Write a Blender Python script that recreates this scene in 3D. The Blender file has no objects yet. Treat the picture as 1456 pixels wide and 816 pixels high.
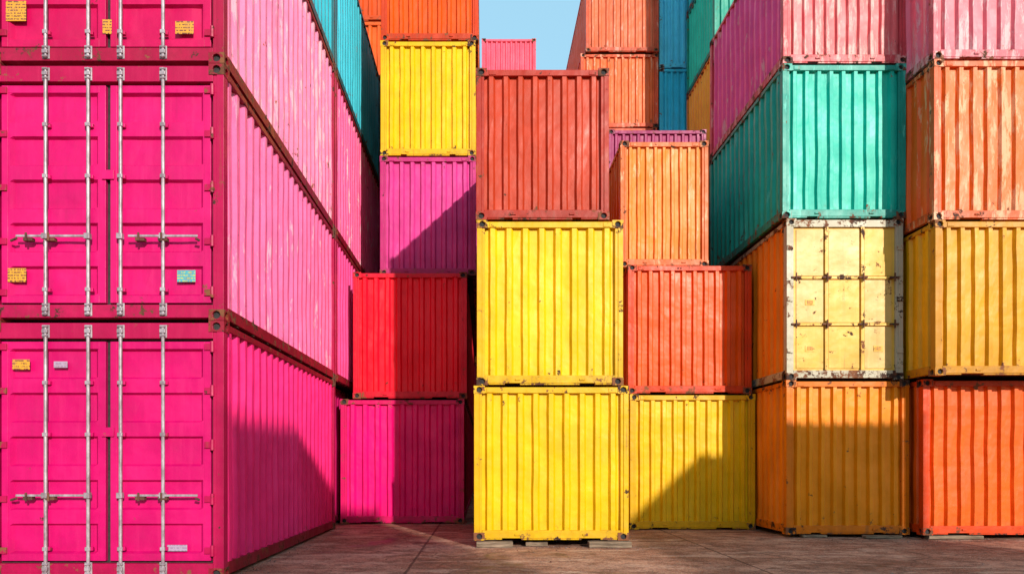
import bpy, math, random
from mathutils import Vector, noise

scene = bpy.context.scene
random.seed(7)

# ------------------------------------------------------------------ helpers
def lin(c):
    out = []
    for v in c[:3]:
        v /= 255.0
        out.append(v/12.92 if v <= 0.04045 else ((v+0.055)/1.055)**2.4)
    return tuple(out)

def alb(c, k=0.74):
    l = lin(c)
    return (min(l[0]*k, .85), min(l[1]*k, .85), min(l[2]*k, .85), 1)

class NT:
    def __init__(s, mat):
        mat.use_nodes = True
        s.t = mat.node_tree
        s.t.nodes.clear()
    def n(s, typ, **kw):
        nd = s.t.nodes.new(typ)
        for k, v in kw.items():
            setattr(nd, k, v)
        return nd
    def l(s, a, b):
        s.t.links.new(a, b)
    def val(s, sock, v):
        if isinstance(v, bpy.types.NodeSocket):
            s.l(v, sock)
        else:
            sock.default_value = v
    def math(s, op, a, b=0.0, clamp=False):
        nd = s.n('ShaderNodeMath', operation=op)
        nd.use_clamp = clamp
        s.val(nd.inputs[0], a); s.val(nd.inputs[1], b)
        return nd.outputs[0]
    def mix(s, f, a, b, blend='MIX'):
        nd = s.n('ShaderNodeMix', data_type='RGBA', blend_type=blend)
        s.val(nd.inputs[0], f); s.val(nd.inputs[6], a); s.val(nd.inputs[7], b)
        return nd.outputs[2]
    def rng(s, v, a, b, c=0.0, d=1.0):
        nd = s.n('ShaderNodeMapRange')
        nd.clamp = True
        s.val(nd.inputs[0], v)
        nd.inputs[1].default_value = a; nd.inputs[2].default_value = b
        nd.inputs[3].default_value = c; nd.inputs[4].default_value = d
        return nd.outputs[0]
    def noise(s, vec, scale, detail=4, rough=.55, sc=None, dist=0.0):
        if sc is not None:
            m = s.n('ShaderNodeMapping')
            m.inputs['Scale'].default_value = sc
            s.l(vec, m.inputs[0]); vec = m.outputs[0]
        nd = s.n('ShaderNodeTexNoise')
        nd.inputs['Scale'].default_value = scale
        nd.inputs['Detail'].default_value = detail
        nd.inputs['Roughness'].default_value = rough
        nd.inputs['Distortion'].default_value = dist
        s.l(vec, nd.inputs['Vector'])
        return nd.outputs['Fac']

_cache = {}
def paint(col, rust=0.3, peel=0.0, peelcol=(240, 200, 205), streak=0.5, k=0.74):
    key = (col, round(rust, 2), round(peel, 2), peelcol, streak, round(k, 3))
    if key in _cache: return _cache[key]
    m = bpy.data.materials.new("container_paint")
    t = NT(m)
    base = alb(col, k)
    tc = t.n('ShaderNodeTexCoord'); oi = t.n('ShaderNodeObjectInfo')
    off = t.n('ShaderNodeVectorMath', operation='MULTIPLY_ADD')
    t.l(oi.outputs['Random'], off.inputs[0]); off.inputs[1].default_value = (37., 61., 23.)
    t.l(tc.outputs['Object'], off.inputs[2])
    v = off.outputs[0]
    at = t.n('ShaderNodeAttribute', attribute_name='wear')
    wear = at.outputs['Fac']
    sep = t.n('ShaderNodeSeparateXYZ'); t.l(tc.outputs['Object'], sep.inputs[0])
    z = sep.outputs[2]
    pale = tuple(min(.88, b*1.14+.005) for b in base[:3])+(1,)
    dark = tuple(b*.74 for b in base[:3])+(1,)
    nA = t.noise(v, 1.5, 5, .65)
    c = t.mix(t.rng(nA, .35, .52, .9, 0), base, pale)
    c = t.mix(t.rng(nA, .50, .72, 0, .55), c, dark)
    nS = t.noise(v, 1., 5, .65, sc=(11, 11, .45))
    c = t.mix(t.rng(nS, .48, .28, 0, .6*streak), c, tuple(min(.88, b*1.25+.022) for b in base[:3])+(1,))
    if peel > 0:
        p = t.noise(v, 1., 6, .72, sc=(7, 7, 1.5), dist=.3)
        p = t.math('ADD', p, t.math('MULTIPLY', wear, .10))
        p = t.math('ADD', p, t.rng(nA, .35, .65, -.05, .05))
        pf = t.rng(p, .62-.14*peel, .68-.10*peel)
        c = t.mix(t.math('MULTIPLY', pf, .7), c, alb(peelcol, .8))
    grime = tuple(b*.46+g for b, g in zip(base[:3], (.010, .005, .002)))+(1,)
    c = t.mix(t.rng(nS, .57, .82, 0, .55*streak), c, grime)
    nC = t.noise(v, 5.5, 7, .74)
    low = t.math('MULTIPLY', t.rng(z, 0., .5, 1., 0.), t.rng(nC, .42, .62, 0, .5))
    c = t.mix(low, c, grime)
    s2 = t.rng(t.math('ADD', nS, t.math('MULTIPLY', wear, .12)), .73-.06*rust, .85-.06*rust, 0, .6*min(1, rust*1.5))
    c = t.mix(s2, c, (.23, .07, .022, 1))
    ch = t.math('ADD', nC, t.math('MULTIPLY', wear, .17))
    ch = t.rng(ch, .72-.07*rust, .745-.07*rust)
    rc = t.mix(t.rng(nA, .42, .55), (.045, .018, .012, 1), (.20, .07, .03, 1))
    c = t.mix(ch, c, rc)
    b = t.n('ShaderNodeBsdfPrincipled')
    t.l(c, b.inputs['Base Color'])
    t.l(t.math('ADD', t.rng(nA, .3, .7, .34, .52), t.math('MULTIPLY', ch, .35), True), b.inputs['Roughness'])
    b.inputs['Specular IOR Level'].default_value = .24
    h = t.math('ADD', t.math('MULTIPLY', t.noise(v, 3.2, 2, .5), .024), t.math('MULTIPLY', t.noise(v, 55, 2, .6), .0014))
    bp = t.n('ShaderNodeBump'); bp.inputs['Strength'].default_value = .8; bp.inputs['Distance'].default_value = 1.
    t.l(h, bp.inputs['Height']); t.l(bp.outputs[0], b.inputs['Normal'])
    o = t.n('ShaderNodeOutputMaterial'); t.l(b.outputs[0], o.inputs[0])
    _cache[key] = m
    return m

def simple(name, c1, c2, scale, rough=.7, metal=0., bump=.002, sc=None):
    m = bpy.data.materials.new(name)
    t = NT(m)
    tc = t.n('ShaderNodeTexCoord'); v = tc.outputs['Object']
    f = t.rng(t.noise(v, scale, 5, .65, sc=sc), .38, .66)
    c = t.mix(f, c1+(1,), c2+(1,))
    b = t.n('ShaderNodeBsdfPrincipled')
    t.l(c, b.inputs['Base Color'])
    b.inputs['Roughness'].default_value = rough; b.inputs['Metallic'].default_value = metal
    bp = t.n('ShaderNodeBump'); bp.inputs['Distance'].default_value = bump
    t.l(t.noise(v, scale*4, 2, .6, sc=sc), bp.inputs['Height']); t.l(bp.outputs[0], b.inputs['Normal'])
    o = t.n('ShaderNodeOutputMaterial'); t.l(b.outputs[0], o.inputs[0])
    return m

M_RUST = simple("rusted_steel", (.05, .02, .014), (.17, .06, .03), 9, .85)
M_GALV = simple("galvanised_steel", (.22, .16, .18), (.44, .38, .41), 11, .45, .25, sc=(1, 1, .6))
M_BLACK = simple("gasket_and_hole_dark", (.012, .011, .012), (.03, .025, .025), 20, .8)  # door gasket, and the painted dark at the bottom of casting holes
M_WOOD = simple("weathered_timber", (.10, .065, .04), (.30, .21, .14), 2, .9, sc=(1.2, 14, 14))

def sticker_mat(name, bg, ink, rows):
    m = bpy.data.materials.new(name)
    t = NT(m)
    tc = t.n('ShaderNodeTexCoord'); v = tc.outputs['Object']
    sp = t.n('ShaderNodeSeparateXYZ'); t.l(v, sp.inputs[0])
    line = t.math('GREATER_THAN', t.math('FRACT', t.math('MULTIPLY', sp.outputs[2], rows)), .5)
    word = t.rng(t.noise(v, 1., 2, .5, sc=(55, 1, 20)), .47, .5)
    f = t.math('MULTIPLY', line, word)
    c = t.mix(f, bg+(1,), ink+(1,))
    c = t.mix(t.rng(t.noise(v, 9, 5, .7), .5, .75, 0, .6), c, (.25, .10, .08, 1))
    b = t.n('ShaderNodeBsdfPrincipled'); t.l(c, b.inputs['Base Color']); b.inputs['Roughness'].default_value = .6
    o = t.n('ShaderNodeOutputMaterial'); t.l(b.outputs[0], o.inputs[0])
    return m
M_ST_Y = sticker_mat("warning_label_yellow", (.60, .27, .015), (.16, .05, .02), 32)
M_ST_T = sticker_mat("data_label_teal", (.05, .32, .38), (.4, .42, .1), 32)
M_ST_G = sticker_mat("data_plate_grey", (.36, .26, .36), (.26, .16, .26), 32)

# ------------------------------------------------------------------ mesh builder
class MB:
    def __init__(s):
        s.v = []; s.f = []; s.m = []; s.w = []
    def vert(s, p, w=0.):
        s.v.append(tuple(p)); s.w.append(w); return len(s.v)-1
    def face(s, idx, mat):
        s.f.append(tuple(idx)); s.m.append(mat)
    def quad(s, a, b, c, d, mat, w=0.):
        s.face([s.vert(a, w), s.vert(b, w), s.vert(c, w), s.vert(d, w)], mat)
    def box(s, x0, x1, y0, y1, z0, z1, mat, w=.3):
        i = len(s.v)
        for x, y, z in ((x0, y0, z0), (x1, y0, z0), (x1, y1, z0), (x0, y1, z0),
                        (x0, y0, z1), (x1, y0, z1), (x1, y1, z1), (x0, y1, z1)):
            s.vert((x, y, z), w)
        for q in ((0, 3, 2, 1), (4, 5, 6, 7), (0, 1, 5, 4), (1, 2, 6, 5), (2, 3, 7, 6), (3, 0, 4, 7)):
            s.face([i+k for k in q], mat)
    def cyl(s, p0, p1, r, mat, n=10, w=.1):
        p0 = Vector(p0); p1 = Vector(p1); d = (p1-p0).normalized()
        a = d.orthogonal().normalized(); b = d.cross(a)
        i = len(s.v)
        for p in (p0, p1):
            for k in range(n):
                t = 2*math.pi*k/n
                s.vert(p+a*math.cos(t)*r+b*math.sin(t)*r, w)
        for k in range(n):
            s.face((i+k, i+(k+1) % n, i+n+(k+1) % n, i+n+k), mat)
        s.face([i+k for k in range(n)][::-1], mat); s.face([i+n+k for k in range(n)], mat)
    def corr(s, o, u, nrm, length, z0, z1, mat, pitch, depth, rows, seed, ridge=.42, dent=.016):
        o = Vector(o); u = Vector(u); nrm = Vector(nrm)
        cnt = max(3, round(length/pitch)); p = length/cnt
        prof = [(0., -depth)]
        fl = ridge*p/2; sl = .14*p
        for k in range(cnt):
            c = (k+.5)*p
            prof += [(c-fl-sl/2, -depth), (c-fl+sl/2, 0), (c+fl-sl/2, 0), (c+fl+sl/2, -depth)]
        prof.append((length, -depth))
        grid = []
        for r in range(rows+1):
            f = r/rows
            z = z0+(z1-z0)*f
            edge = max(0, 1-min(f, 1-f)/.10)
            row = []
            for (a, d) in prof:
                q = o+u*a+nrm*d
                q.z = z
                if 0 < r < rows:
                    qq = Vector((q.x*1.1, q.y*1.1, z*1.1))+Vector((seed*3.1, seed*7.7, seed*1.3))
                    j = noise.noise(qq)*dent + noise.noise(qq*3.2)*dent*.5
                    jj = noise.noise(qq*2.1+Vector((9, 9, 9)))*dent*.6
                    q += nrm*min(j, .012)+u*jj
                w = .45*edge+(.20 if d > -depth*.5 else 0.)
                row.append(s.vert(q, w))
            grid.append(row)
        for r in range(rows):
            for k in range(len(prof)-1):
                s.face((grid[r][k], grid[r][k+1], grid[r+1][k+1], grid[r+1][k]), mat)
    def holed(s, p, u, v, nrm, mat, black, w=1.):
        p = Vector(p); u = Vector(u); v = Vector(v); nrm = Vector(nrm)
        uv = [(0, 0), (.5, 0), (1, 0), (1, .5), (1, 1), (.5, 1), (0, 1), (0, .5)]
        outer = [s.vert(p+u*a+v*b, w) for a, b in uv]
        ang = [225, 270, 315, 0, 45, 90, 135, 180]
        c = p+u*.5+v*.5
        inn = [c+u*.27*math.cos(math.radians(t))+v*.37*math.sin(math.radians(t)) for t in ang]
        inner = [s.vert(q, w) for q in inn]
        deep = [s.vert(q-nrm*.035, w) for q in inn]
        for k in range(8):
            j = (k+1) % 8
            s.face((outer[k], outer[j], inner[j], inner[k]), mat)
            s.face((inner[k], inner[j], deep[j], deep[k]), mat)
        s.face(deep, black)  # black cap paints in the dark inside the casting hole
    def casting(s, x0, x1, y0, y1, z0, z1, left, front, mat, black):
        h = z1-z0
        yf = y0 if front else y1
        yb = y1 if front else y0
        if front: s.holed((x0, y0, z0), (x1-x0, 0, 0), (0, 0, h), (0, -1, 0), mat, black)
        else: s.quad((x0, yf, z0), (x1, yf, z0), (x1, yf, z1), (x0, yf, z1), mat, 1.)
        s.quad((x0, yb, z0), (x1, yb, z0), (x1, yb, z1), (x0, yb, z1), mat, 1.)
        xo = x0 if left else x1; xi = x1 if left else x0
        s.holed((xo, y0, z0), (0, y1-y0, 0), (0, 0, h), (-1 if left else 1, 0, 0), mat, black)
        s.quad((xi, y0, z0), (xi, y1, z0), (xi, y1, z1), (xi, y0, z1), mat, 1.)
        s.quad((x0, y0, z0), (x1, y0, z0), (x1, y1, z0), (x0, y1, z0), mat, 1.)
        s.quad((x0, y0, z1), (x1, y0, z1), (x1, y1, z1), (x0, y1, z1), mat, 1.)
    def build(s, name, mats, loc=(0, 0, 0), rot=0., bevel=.006):
        me = bpy.data.meshes.new(name)
        me.from_pydata(s.v, [], s.f)
        for m in mats: me.materials.append(m)
        me.polygons.foreach_set('material_index', s.m)
        a = me.attributes.new('wear', 'FLOAT', 'POINT')
        a.data.foreach_set('value', s.w)
        me.update()
        ob = bpy.data.objects.new(name, me)
        scene.collection.objects.link(ob)
        ob.location = loc; ob.rotation_euler = (0, 0, math.radians(rot))
        if bevel:
            md = ob.modifiers.new('edge_wear', 'BEVEL')
            md.width = bevel; md.segments = 2; md.limit_method = 'ANGLE'; md.angle_limit = math.radians(80)
        return ob

FRONT, SIDE, FRAME, RUST, GALV, BLACK, SY, ST, SG, RAIL = range(10)
seedc = [0]
def C(X0, W, Z0, H, D, L, front, side=None, frame=None, kind='wall', yaw=0.,
      rust=.35, peel=0., peelcol=(240, 200, 205), streak=.5, siderust=None, sidepeel=None,
      pitch=.245, depth=.056, k=.74, sidek=None, labels=(), rail=None, sidedepth=.046):
    side = side or front; frame = frame or front; rail = rail or frame
    seedc[0] += 1; sd = seedc[0]*1.37
    rnd = random.Random(seedc[0])
    mb = MB()
    ch = .118
    cw = .162; cl = .178
    for fr in (True, False):
        y0, y1 = (-.005, cl) if fr else (L-cl, L+.005)
        for lf in (True, False):
            x0, x1 = (-.005, cw) if lf else (W-cw, W+.005)
            for z0, z1 in ((0, ch), (H-ch, H)):
                mb.casting(x0, x1, y0, y1, z0, z1, lf, fr, RAIL if fr else RUST, BLACK)
    for y0, y1 in ((0, .13), (L-.13, L)):
        mb.box(0, .075, y0, y1, ch-.01, H-ch+.01, FRAME, .35)
        mb.box(.075, .12, y0+.012, y1-.012, ch-.01, H-ch+.01, FRAME, .25)
        mb.box(W-.075, W, y0, y1, ch-.01, H-ch+.01, FRAME, .35)
        mb.box(W-.12, W-.075, y0+.012, y1-.012, ch-.01, H-ch+.01, FRAME, .25)
    for x0, x1 in ((.006, .07), (W-.07, W-.006)):
        mb.box(x0, x1, cl-.01, L-cl+.01, H-.085, H-.016, RAIL, .6)
        mb.box(x0, x1, cl-.01, L-cl+.01, .03, .165, RAIL, .6)
    for x0, x1 in ((.02, .06), (W-.06, W-.02)):
        yy = .5
        while yy < L-.4:
            mb.box(x0, x1, yy, yy+.06, .012, .032, RUST, .8)
            yy += .6
    mb.quad((.03, .1, H-.03), (W-.03, .1, H-.03), (W-.03, L-.1, H-.03), (.03, L-.1, H-.03), SIDE, .4)
    mb.quad((.03, .03, .06), (W-.03, .03, .06), (W-.03, L-.03, .06), (.03, L-.03, .06), RUST, .4)
    rows = 7
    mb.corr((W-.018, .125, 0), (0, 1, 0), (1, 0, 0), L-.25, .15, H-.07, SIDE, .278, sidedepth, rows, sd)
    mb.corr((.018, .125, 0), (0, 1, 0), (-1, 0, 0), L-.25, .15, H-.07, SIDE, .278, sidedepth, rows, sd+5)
    mb.corr((.115, L-.02, 0), (1, 0, 0), (0, 1, 0), W-.23, .14, H-.1, SIDE, .26, .04, 4, sd+9)
    mb.box(.12, W-.12, L-.09, L-.006, .03, .15, FRAME, .4)
    mb.box(.12, W-.12, L-.09, L-.006, H-.11, H-.02, FRAME, .4)
    if kind == 'wall':
        mb.corr((.115, .022, 0), (1, 0, 0), (0, -1, 0), W-.23, .14, H-.1, FRONT, pitch, depth, rows, sd+3)
        mb.box(.12, W-.12, .006, .10, .032, .150, FRAME, .5)
        mb.box(.12, W-.12, .006, .10, H-.112, H-.022, FRAME, .45)
        mb.box(.165, .42, .012, .09, .010, .034, FRAME, .8)
        mb.box(W-.42, W-.165, .012, .09, .010, .034, FRAME, .8)
        mb.box(W*.5-.45, W*.5+.45, .016, .09, .006, .034, FRAME, .8)
        for xx in (W*.28, W*.72):
            mb.box(xx-.04, xx+.04, -.012, .008, .07, .10, FRAME, .7)
        mb.box(.19, .30, -.004, .02, H-.10, H-.035, FRAME, .7)
        mb.box(W-.30, W-.19, -.004, .02, H-.10, H-.035, FRAME, .7)
    elif kind == 'door':
        build_doors(mb, W, H, labels, rnd)
    elif kind == 'panel':
        mb.box(.115, W-.115, .05, .09, .14, H-.1, FRONT, .15)
        mb.box(.12, W-.12, .004, .10, .032, .160, FRAME, .8)
        mb.box(.12, W-.12, .004, .10, H-.14, H-.022, FRAME, .8)
        xs = [W*.345, W*.655]
        zs = [H*.345, H*.635]
        iw = (.13, W-.13)
        for x in xs:
            mb.box(x-.028, x+.028, .004, .055, .161, H-.141, FRONT, .75)
        cols = [iw[0]]+xs+[iw[1]]
        for z in zs:
            for a, b in zip(cols[:-1], cols[1:]):
                mb.box(a+.03, b-.03, .012, .055, z-.022, z+.022, FRONT, .75)
            for x in (.15, W-.15, xs[0], xs[1]):
                mb.box(x-.075, x+.075, -.020, .012, z-.014, z+.014, RUST, 1.)
                mb.cyl((x, -.028, z-.07), (x, -.028, z+.07), .014, RUST, 8)
        rowz = [.161]+zs+[H-.141]
        fi = 0
        for a, b in zip(cols[:-1], cols[1:]):
            for c, d in zip(rowz[:-1], rowz[1:]):
                alt = fi in (1, 5, 6, 7, 2); fi += 1
                mb.box(a+.045, b-.045, .036, .052, c+.035, d-.035, 10 if alt else FRONT, .38)
                if fi in (1, 2, 7):
                    zz = c+(d-c)*.5
                    mb.box((a+b)/2-.08, (a+b)/2+.08, .028, .037, zz-.07, zz+.03, FRONT, .6)
                    mb.box((a+b)/2-.05, (a+b)/2+.05, .024, .029, zz-.05, zz+.01, SY, .2)
        for x in (.055, W-.055):
            for z in (H*.18, H*.5, H*.82):
                mb.box(x-.05, x+.05, -.016, .003, z-.04, z+.04, FRAME, .9)
    sr = rust if siderust is None else siderust
    sp = peel if sidepeel is None else sidepeel
    mats = [paint(front, rust, peel, peelcol, streak, k),
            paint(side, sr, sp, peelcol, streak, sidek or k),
            paint(frame, min(1.6, rust+.35), peel*.6, peelcol, streak, k*.92),
            M_RUST, M_GALV, M_BLACK, M_ST_Y, M_ST_T, M_ST_G,
            paint(rail, min(1.6, rust+.6), peel*.5, peelcol, streak, k*.9)]
    if kind == 'panel':
        mats.append(paint((232, 192, 112), rust, 0, (200, 200, 185), .9, k))
    return mb.build('shipping_container', mats, (X0, D, Z0), yaw)

def build_doors(mb, W, H, labels, rnd):
    zs0, zs1 = .175, H-.20
    cx = W/2+.02
    mb.box(.12, W-.12, .004, .12, .03, .170, FRAME, .5)
    mb.box(.12, W-.12, .004, .12, H-.190, H-.022, FRAME, .4)
    mb.box(.10, W-.10, .085, .10, .16, H-.18, BLACK, 0)
    for a, b in ((.150, cx-.026), (cx+.026, W-.150)):
        y0, y1 = .030, .084
        st = .07
        mb.box(a, a+st, y0, y1, zs0+.02, zs1-.02, FRONT, .3)
        mb.box(b-st, b, y0, y1, zs0+.02, zs1-.02, FRONT, .3)
        mb.box(a+st, b-st, y0+.002, y1, zs0+.02, zs0+.10, FRONT, .3)
        mb.box(a+st, b-st, y0+.002, y1, zs1-.10, zs1-.02, FRONT, .3)
        z0, z1 = zs0+.10, zs1-.10
        npan = 5; band = .15; sl = .022
        ph = ((z1-z0)-band*(npan-1))/npan
        prof = [(z0, .034)]
        z = z0
        for i in range(npan):
            prof += [(z+sl, .083), (z+ph-sl, .083), (z+ph, .036)]
            z += ph
            if i < npan-1:
                z += band; prof.append((z, .036))
        prof[-1] = (z1, .034)
        xa, xb = a+st, b-st
        nx = 8
        xs = [xa, xa+.015]+[xa+.05+(xb-xa-.1)*q/nx for q in range(nx+1)]+[xb-.015, xb]
        grid = []
        for (zz, yy) in prof:
            row = []
            for q, x in enumerate(xs):
                e = q < 2 or q > len(xs)-3
                y = .036 if e else yy
                if not e and yy > .05:
                    y -= abs(noise.noise(Vector((x*3, zz*3, W+H+a))))*.014
                row.append(mb.vert((x, y, zz), .35 if (e or yy < .05) else .06))
            grid.append(row)
        for r in range(len(prof)-1):
            for q in range(len(xs)-1):
                mb.face((grid[r][q], grid[r][q+1], grid[r+1][q+1], grid[r+1][q]), FRONT)
    for lf in (True, False):
        for z in (H*.11, H*.31, H*.52, H*.73, H*.90):
            if lf:
                mb.box(.055, .215, .010, .030, z-.035, z+.035, FRAME, .7)
                mb.cyl((.125, .004, z-.06), (.125, .004, z+.06), .022, FRAME, 8, .8)
            else:
                mb.box(W-.215, W-.055, .010, .030, z-.035, z+.035, FRAME, .7)
                mb.cyl((W-.125, .004, z-.06), (W-.125, .004, z+.06), .022, FRAME, 8, .8)
    rods = [cx-.655, cx-.195, cx+.155, cx+.615]
    hz = H*.325
    for i, x in enumerate(rods):
        mb.cyl((x, -.010, .05), (x, -.010, H-.05), .0185, GALV, 12)
        for z in (.115, H-.115):
            mb.box(x-.040, x+.040, -.008, .006, z-.07, z+.07, GALV, .5)
            mb.box(x-.030, x+.030, -.036, -.006, z-.020, z+.020, GALV, .5)
            mb.cyl((x-.028, -.026, z+.05), (x+.028, -.026, z+.05), .012, GALV, 8)
            mb.cyl((x-.028, -.026, z-.05), (x+.028, -.026, z-.05), .012, GALV, 8)
        for z in (.33, H*.56, H*.76):
            mb.box(x-.045, x+.045, -.004, .034, z-.020, z+.020, FRONT, .6)
            mb.box(x-.026, x+.026, -.032, -.004, z-.020, z+.020, GALV, .6)
    for j, (xa, xb) in enumerate(((cx-1.06, cx-.20), (cx+.15, cx+1.02))):
        zz = hz
        mb.box(xa+.1, xb-.02, -.044, -.030, zz-.012, zz+.012, GALV, .6)
        hx = (xa+xb)/2
        for x in (rods[0], rods[1]) if j == 0 else (rods[2], rods[3]):
            mb.box(x-.030, x+.030, -.048, .008, zz-.030, zz+.030, GALV, .8)
        for x in (hx+.03, xa+.22):
            mb.box(x-.05, x+.05, -.030, .032, zz-.05, zz-.014, RUST, .8)
            mb.cyl((x, -.057, zz-.06), (x, -.057, zz+.03), .012, RUST, 8)
        mb.cyl((xb-.04 if j else xa+.12, -.052, zz-.03), (xb+.0 if j else xa+.04, -.028, zz-.05), .014, RUST, 8)
    mb.box(cx-.06, cx+.07, .010, .029, H*.57-.05, H*.57+.05, FRONT, .5)
    for (x, z, w, h, mt) in labels:
        mb.box(x, x+w, .0235, .0295, z, z+h, mt, 0.)

# ------------------------------------------------------------------ the yard
MAG = (228, 0, 112)
RR = (165, 22, 50)
lab1 = [(.27, 2.27, .19, .11, SY), (.72, 2.29, .15, .07, SG), (1.95, .30, .22, .07, SG)]
lab2 = [(.22, .42, .20, .15, SY), (2.06, .42, .20, .13, ST)]
lab3 = [(.20, .47, .22, .22, SY), (1.25, .33, .10, .16, SY), (2.04, .33, .20, .14, SY)]
AX, AW = -5.40, 2.575
# left stack, door ends toward the viewer
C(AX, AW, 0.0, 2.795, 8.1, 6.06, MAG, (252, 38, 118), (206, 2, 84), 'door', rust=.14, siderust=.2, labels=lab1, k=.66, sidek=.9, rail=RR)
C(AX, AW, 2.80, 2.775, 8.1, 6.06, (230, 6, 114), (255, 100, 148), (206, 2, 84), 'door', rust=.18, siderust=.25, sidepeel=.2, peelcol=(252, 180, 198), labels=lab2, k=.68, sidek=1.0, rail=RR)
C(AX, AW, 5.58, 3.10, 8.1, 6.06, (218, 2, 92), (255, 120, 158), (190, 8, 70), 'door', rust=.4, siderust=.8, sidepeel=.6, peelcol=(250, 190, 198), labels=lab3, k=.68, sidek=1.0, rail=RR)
C(AX, AW, 8.685, 2.95, 8.1, 6.06, (40, 150, 165), (45, 160, 175), (40, 110, 120), rust=.6, siderust=.7, sidek=1.0)
# row behind it
C(-5.60, 2.55, 0.0, 2.795, 14.4, 6.06, (200, 10, 100))
C(AX, AW, 2.80, 2.775, 14.22, 6.06, MAG, (254, 76, 140), (200, 15, 85), siderust=.3, sidek=1.0, rail=RR)
C(AX, AW, 5.58, 3.10, 14.22, 6.06, MAG, (252, 95, 145), (200, 20, 85), siderust=.5, sidepeel=.35, sidek=1.0, rail=RR)
C(AX, AW, 8.685, 2.95, 14.22, 6.06, (40, 140, 160), (60, 172, 190), (40, 120, 135), siderust=.6, sidek=1.0)
for i, c in enumerate(((190, 20, 80), (200, 30, 60), (215, 60, 30), (225, 80, 30), (240, 95, 25), (225, 80, 20))):
    C(-4.85, 2.44, i*2.66, 2.655, 20.45, 6.06, c)
# behind, left of centre
C(-2.948, 2.53, 0.0, 2.545, 15.3, 12.19, (234, 8, 116), (190, 20, 60), (215, 8, 98), rust=.3, k=.92)
C(-2.69, 2.33, 2.552, 2.585, 15.3, 12.19, (242, 8, 40), (190, 30, 35), (215, 8, 45), rust=.35, k=.98)
C(-2.18, 2.0, 5.145, 2.485, 15.6, 12.19, (208, 58, 138), (180, 60, 120), (190, 40, 115), rust=.35, k=.88, pitch=.21)
C(-2.17, 1.98, 7.636, 2.40, 15.6, 12.19, (253, 200, 0), (245, 185, 0), (245, 192, 0), rust=.3, pitch=.23)
C(-2.16, 2.03, 10.04, 2.45, 15.6, 12.19, (244, 88, 0), (235, 110, 20), (220, 62, 4), rust=.45, pitch=.21)
# centre stack
C(-.158, 2.316, .09, 2.315, 11.2, 6.06, (253, 199, 0), frame=(248, 190, 0), rust=.28, pitch=.235)
C(-.115, 2.19, 2.412, 2.468, 11.2, 6.06, (254, 203, 0), frame=(246, 190, 0), rust=.32, pitch=.235)
C(-.126, 1.99, 4.887, 2.267, 11.2, 6.06, (200, 62, 28), (200, 70, 20), (186, 46, 22), rust=.25, pitch=.21)
# right of centre
C(2.724, 2.342, 0.0, 2.53, 14.0, 6.06, (250, 196, 0), frame=(240, 182, 0), rust=.25, pitch=.215)
C(2.685, 2.315, 2.536, 2.414, 14.0, 6.06, (248, 90, 0), (215, 60, 15), (232, 66, 0), rust=.3, pitch=.21)
C(2.58, 1.67, 4.957, 2.393, 14.2, 6.06, (253, 138, 12), (242, 95, 5), (240, 105, 8), rust=.3, pitch=.165, depth=.044, peel=.08, peelcol=(250, 190, 140))
for i, c in enumerate(((180, 60, 30), (200, 60, 40), (200, 70, 40), (170, 28, 100))):
    C(3.39, 2.67, i*2.583, 2.578, 20.45, 4.2, c, pitch=.2)
for i, c in enumerate(((190, 60, 40), (190, 60, 40), (200, 70, 40), (210, 80, 40), (220, 90, 50))):
    C(3.10, 2.6, i*2.46, 2.455, 24.75, 12.19, c)
C(3.18, 2.57, 12.30, 2.44, 24.75, 12.19, (236, 104, 42), (236, 92, 40), (224, 84, 38), rust=.45, peel=.15, peelcol=(245, 180, 150), k=.85, sidek=1.)
C(3.34, 2.40, 14.75, 2.6, 24.65, 12.19, (222, 104, 62), (230, 98, 54), (210, 82, 45), rust=.45, peel=.15, peelcol=(240, 170, 150), k=.85, sidek=1.)
for i, c in enumerate(((50, 90, 120), (50, 110, 140), (40, 120, 150), (40, 120, 150))):
    C(5.80, 2.44, i*2.95, 2.94, 24.8, 6.06, c)
C(5.80, 2.44, 11.8, 2.48, 24.8, 6.06, (50, 185, 215), rust=.5, pitch=.2, k=1.)
C(5.80, 2.44, 14.29, 2.55, 24.8, 6.06, (90, 205, 235), rust=.5, pitch=.2, k=1.)
for i, c in enumerate(((180, 90, 30), (180, 100, 40), (200, 90, 40), (190, 100, 40))):
    C(6.64, 2.44, i*2.65, 2.645, 21.6, 3.0, c)
C(6.64, 2.44, 10.605, 2.60, 21.6, 3.0, (235, 150, 50), (250, 165, 40), rust=.5, sidek=1.)
C(6.64, 2.44, 13.21, 2.65, 21.6, 3.0, (30, 165, 140), (40, 200, 165), rust=.5, sidek=1.)
C(6.64, 2.44, 15.87, 2.65, 21.6, 3.0, (40, 150, 160), (45, 185, 190), rust=.5, sidek=1.)
# right stack
C(5.085, 2.07, .04, 2.60, 12.6, 6.06, (238, 138, 0), (230, 122, 5), (228, 116, 0), rust=.45, pitch=.205, k=.86, sidek=1.)
C(5.09, 1.96, 2.645, 2.712, 12.6, 6.06, (246, 192, 80), (234, 124, 10), (208, 196, 168), 'panel', rust=.65, siderust=.9, streak=.8, k=.74, sidek=1.)
C(5.02, 2.08, 5.363, 2.60, 12.6, 4.1, (10, 196, 172), (25, 168, 148), (30, 165, 146), rust=.3, siderust=.75, peel=.06, peelcol=(100, 215, 195), pitch=.20, k=.80, sidek=1.)
C(5.03, 2.09, 7.97, 2.63, 12.6, 4.1, (248, 116, 120), (232, 78, 142), (228, 82, 92), rust=.35, peel=.8, peelcol=(250, 195, 185), sidepeel=.08, pitch=.19, sidek=1.)
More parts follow.
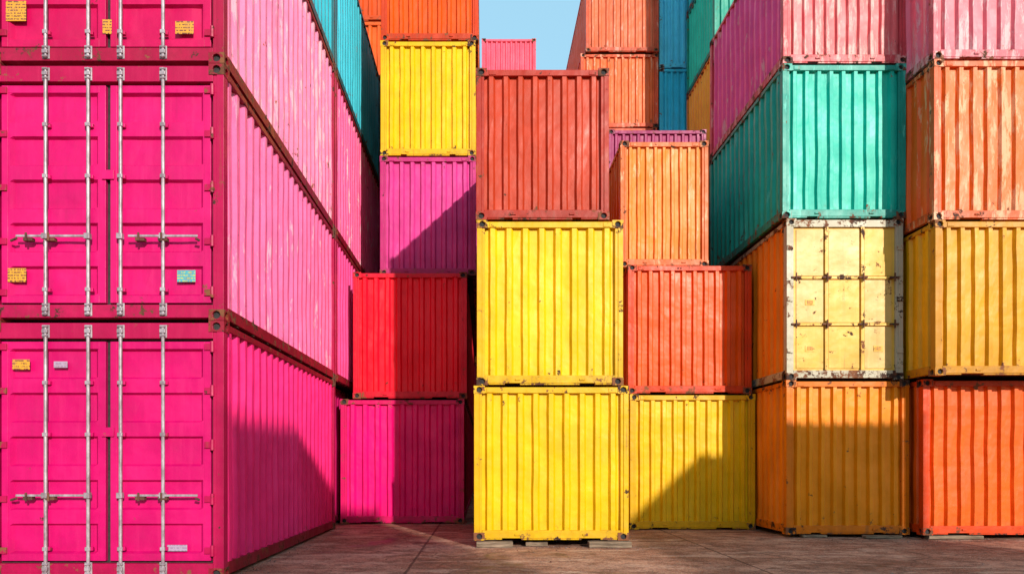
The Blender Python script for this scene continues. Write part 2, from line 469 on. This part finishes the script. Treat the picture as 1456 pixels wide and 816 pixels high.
# far right stack
C(7.21, 2.44, .06, 2.56, 12.3, 6.06, (252, 98, 0), frame=(238, 70, 0), rust=.25, pitch=.22)
C(7.11, 2.44, 2.63, 2.445, 11.8, 6.06, (234, 160, 0), (218, 154, 0), (220, 146, 0), rust=.3, pitch=.215, sidek=1.)
C(7.09, 2.44, 5.08, 2.53, 11.8, 6.06, (250, 114, 30), (245, 92, 14), (238, 94, 24), rust=.4, peel=.6, peelcol=(250, 190, 145), sidepeel=.12, pitch=.215, sidek=1.)
C(7.08, 2.44, 7.615, 2.6, 11.8, 6.06, (242, 124, 138), (242, 114, 134), (232, 105, 120), rust=.35, peel=.7, peelcol=(245, 200, 200), pitch=.215, sidek=1.)
# neighbours outside the picture
for i, c in enumerate(((210, 60, 30), (40, 140, 140), (220, 160, 30), (210, 40, 90))):
    C(9.68, 2.44, i*2.6, 2.595, 11.8, 6.06, c)
    C(-8.05, 2.5, i*2.8, 2.79, 8.1, 6.06, c)
# far end of the slot
for i in range(7):
    C(-.11, 2.17, i*2.6, 2.595, 30., 6.06, (238, 84, 108), rust=.4, pitch=.2, k=.95)
for i, c in enumerate(((200, 70, 30), (170, 30, 60), (200, 120, 30), (60, 120, 130))):
    C(-2.45, 2.3, i*2.6, 2.595, 30., 6.06, c)
# unseen containers added behind and right of the viewer to cast shadows
for j in range(3):
    for i in range(2):
        C(9.0, 2.44, i*2.95, 2.945, -16.1+j*6.15, 6.06, ((220, 70, 30), (60, 130, 150), (225, 165, 30))[j])
for i in range(3):  # added short stack out of view, shades the left stack's lower side
    C(4.4, 2.44, i*2.8, 2.795, -9.0, 3.0, ((220, 40, 110), (235, 170, 30), (225, 80, 30))[i])

# timber dunnage
def skid(x0, x1, y0, y1, z0, z1):
    mb = MB(); rr = random.Random(int(x0*100))
    n = 5
    rows = []
    for i in range(n+1):
        f = i/n; x = x0+(x1-x0)*f
        j = [rr.uniform(-.008, .008) for _ in range(4)]
        rows.append([mb.vert((x, y0+j[0], z0)), mb.vert((x, y1+j[1], z0)), mb.vert((x, y1+j[2], z1-abs(j[2]))), mb.vert((x, y0+j[3], z1-abs(j[3])))])
    for a, b in zip(rows[:-1], rows[1:]):
        for k in range(4):
            mb.face((a[k], b[k], b[(k+1) % 4], a[(k+1) % 4]), 0)
    mb.face(rows[0], 0); mb.face(rows[-1][::-1], 0)
    mb.build('timber_skid', [M_WOOD], bevel=.004)
skid(-.12, .42, 11.08, 11.30, .0, .085)
skid(.62, .95, 11.25, 11.42, .0, .06)
skid(1.55, 2.18, 11.06, 11.28, .0, .085)
skid(5.35, 5.75, 12.55, 12.72, .0, .04)
skid(6.3, 6.9, 12.35, 12.5, .0, .05)
skid(7.3, 8.2, 12.28, 12.42, .0, .055)

# ------------------------------------------------------------------ ground
def ground():
    mb = MB()
    N = 90
    idx = {}
    def cc(i):
        t = (i/N-.5)*2
        return math.copysign(abs(t)**3, t)
    for i in range(N+1):
        for j in range(N+1):
            x = cc(i)*600; y = 10+cc(j)*600
            z = 0.
            if abs(x) < 30 and abs(y) < 40:
                z = noise.noise(Vector((x*.5, y*.5, 0)))*.006-.006
            idx[i, j] = mb.vert((x, y, z-.002))
    for i in range(N):
        for j in range(N):
            mb.face((idx[i, j], idx[i+1, j], idx[i+1, j+1], idx[i, j+1]), 0)
    m = bpy.data.materials.new('yard_concrete'); t = NT(m)
    tc = t.n('ShaderNodeTexCoord'); v = tc.outputs['Object']
    n1 = t.noise(v, .6, 6, .65); n2 = t.noise(v, 3.2, 7, .72)
    c = t.mix(t.rng(n1, .40, .60), (.29, .115, .068, 1), (.50, .265, .18, 1))
    c = t.mix(t.rng(n2, .44, .58, 0, .75), c, (.15, .056, .034, 1))
    c = t.mix(t.rng(t.noise(v, 1., 7, .7, sc=(.8, 2.6, 1), dist=.8), .53, .62, 0, .75), c, (.58, .37, .27, 1))
    c = t.mix(t.rng(t.noise(v, 30, 3, .7), .48, .66, 0, .7), c, (.08, .036, .026, 1))
    c = t.mix(t.rng(t.noise(v, 80, 1, .5), .56, .68, 0, .6), c, (.60, .44, .34, 1))
    st = t.rng(t.noise(v, .8, 4, .6, dist=1.2), .56, .68)
    c = t.mix(t.math('MULTIPLY', st, .75), c, (.06, .028, .02, 1))
    vo = t.n('ShaderNodeTexVoronoi', feature='DISTANCE_TO_EDGE'); vo.inputs['Scale'].default_value = .3
    dv = t.n('ShaderNodeVectorMath', operation='MULTIPLY_ADD')
    nz = t.n('ShaderNodeTexNoise'); nz.inputs['Scale'].default_value = 2.; nz.inputs['Detail'].default_value = 6; t.l(v, nz.inputs['Vector'])
    t.l(nz.outputs['Color'], dv.inputs[0]); dv.inputs[1].default_value = (.6, .6, 0); t.l(v, dv.inputs[2])
    t.l(dv.outputs[0], vo.inputs['Vector'])
    cr = t.rng(vo.outputs['Distance'], .0, .006, .8, 0.)
    sp = t.n('ShaderNodeSeparateXYZ'); t.l(v, sp.inputs[0])
    wob = t.math('MULTIPLY', n2, .06)
    def joint(s, per, off):
        fr = t.math('FRACT', t.math('DIVIDE', t.math('ADD', t.math('ADD', s, wob), off), per))
        return t.math('LESS_THAN', fr, .035/per)
    jt = t.math('MAXIMUM', joint(sp.outputs[0], 4.2, .9), joint(sp.outputs[1], 4.6, 1.4))
    ck = t.math('MAXIMUM', cr, jt)
    c = t.mix(t.math('MULTIPLY', ck, .7), c, (.04, .02, .016, 1))
    b = t.n('ShaderNodeBsdfPrincipled'); t.l(c, b.inputs['Base Color'])
    t.l(t.math('SUBTRACT', t.rng(n2, .3, .7, .65, .9), t.math('MULTIPLY', st, .3)), b.inputs['Roughness'])
    b.inputs['Specular IOR Level'].default_value = .2
    h = t.math('ADD', t.math('MULTIPLY', t.noise(v, 3, 6, .7), .035), t.math('MULTIPLY', t.noise(v, 45, 2, .7), .006))
    bp = t.n('ShaderNodeBump'); bp.inputs['Distance'].default_value = 1.; bp.inputs['Strength'].default_value = .9
    t.l(h, bp.inputs['Height']); t.l(bp.outputs[0], b.inputs['Normal'])
    o = t.n('ShaderNodeOutputMaterial'); t.l(b.outputs[0], o.inputs[0])
    mb.build('ground', [m], bevel=0)
ground()

def debris():
    mb = MB(); rr = random.Random(3)
    for _ in range(700):
        k = rr.random()
        if k < .3: x, y = -2.8+abs(rr.gauss(0, .2)), rr.uniform(8, 14.3)
        elif k < .5: x, y = rr.uniform(-.5, 2.5), 11.2-abs(rr.gauss(0, .25))
        elif k < .75: x, y = rr.uniform(4.9, 9), 12.3-abs(rr.gauss(0, .3))
        else: x, y = rr.uniform(-3, 8), rr.uniform(7, 15)
        s = rr.uniform(.004, .013) * (1.8 if rr.random() < .05 else 1)
        i = len(mb.v); a = rr.uniform(0, 6.28)
        for q in range(5):
            mb.vert((x+math.cos(a+q*1.257)*s*rr.uniform(.7, 1.2), y+math.sin(a+q*1.257)*s*rr.uniform(.7, 1.2), -.002))
        mb.vert((x, y, s*rr.uniform(.4, .8)))
        mt = 0 if rr.random() < .7 else 1
        for q in range(5): mb.face((i+q, i+(q+1) % 5, i+5), mt)
    mb.build('gravel', [simple('gravel_stone', (.12, .07, .06), (.28, .19, .16), 6, .9), M_RUST], bevel=0)
debris()

# ------------------------------------------------------------------ light
S = Vector((.42, -1., .38)).normalized()
el = math.asin(S.z)
sun = bpy.data.lights.new('sun', 'SUN'); sun.energy = 5.0; sun.angle = math.radians(.8); sun.color = (1., .93, .82)
so = bpy.data.objects.new('sun', sun); scene.collection.objects.link(so)
so.rotation_euler = S.to_track_quat('Z', 'Y').to_euler()
so.location = (10, -20, 20)
w = bpy.data.worlds.new('World'); scene.world = w; w.use_nodes = True
nt = w.node_tree; nt.nodes.clear()
sky = nt.nodes.new('ShaderNodeTexSky'); sky.sky_type = 'NISHITA'; sky.sun_disc = False
sky.sun_elevation = el
sky.sun_rotation = math.atan2(S.x, S.y)
sky.air_density = 1.; sky.dust_density = 1.5; sky.ozone_density = 1.
hz = nt.nodes.new('ShaderNodeMix'); hz.data_type = 'RGBA'; hz.inputs[0].default_value = .68
hz.inputs[7].default_value = (3.2, 6.0, 7.6, 1)      # thin bright haze
bg = nt.nodes.new('ShaderNodeBackground'); bg.inputs[1].default_value = .15
ou = nt.nodes.new('ShaderNodeOutputWorld')
nt.links.new(sky.outputs[0], hz.inputs[6]); nt.links.new(hz.outputs[2], bg.inputs[0]); nt.links.new(bg.outputs[0], ou.inputs[0])

# ------------------------------------------------------------------ camera
cam = bpy.data.cameras.new('camera'); co = bpy.data.objects.new('camera', cam); scene.collection.objects.link(co)
co.location = (0, 0, 1.28); co.rotation_euler = (math.radians(90), 0, 0)
cam.sensor_width = 36; cam.lens = 26.3
cam.shift_x = .0268; cam.shift_y = .1696
cam.clip_end = 2000
scene.camera = co
scene.view_settings.view_transform = 'Standard'
scene.view_settings.look = 'None'; scene.view_settings.exposure = 0
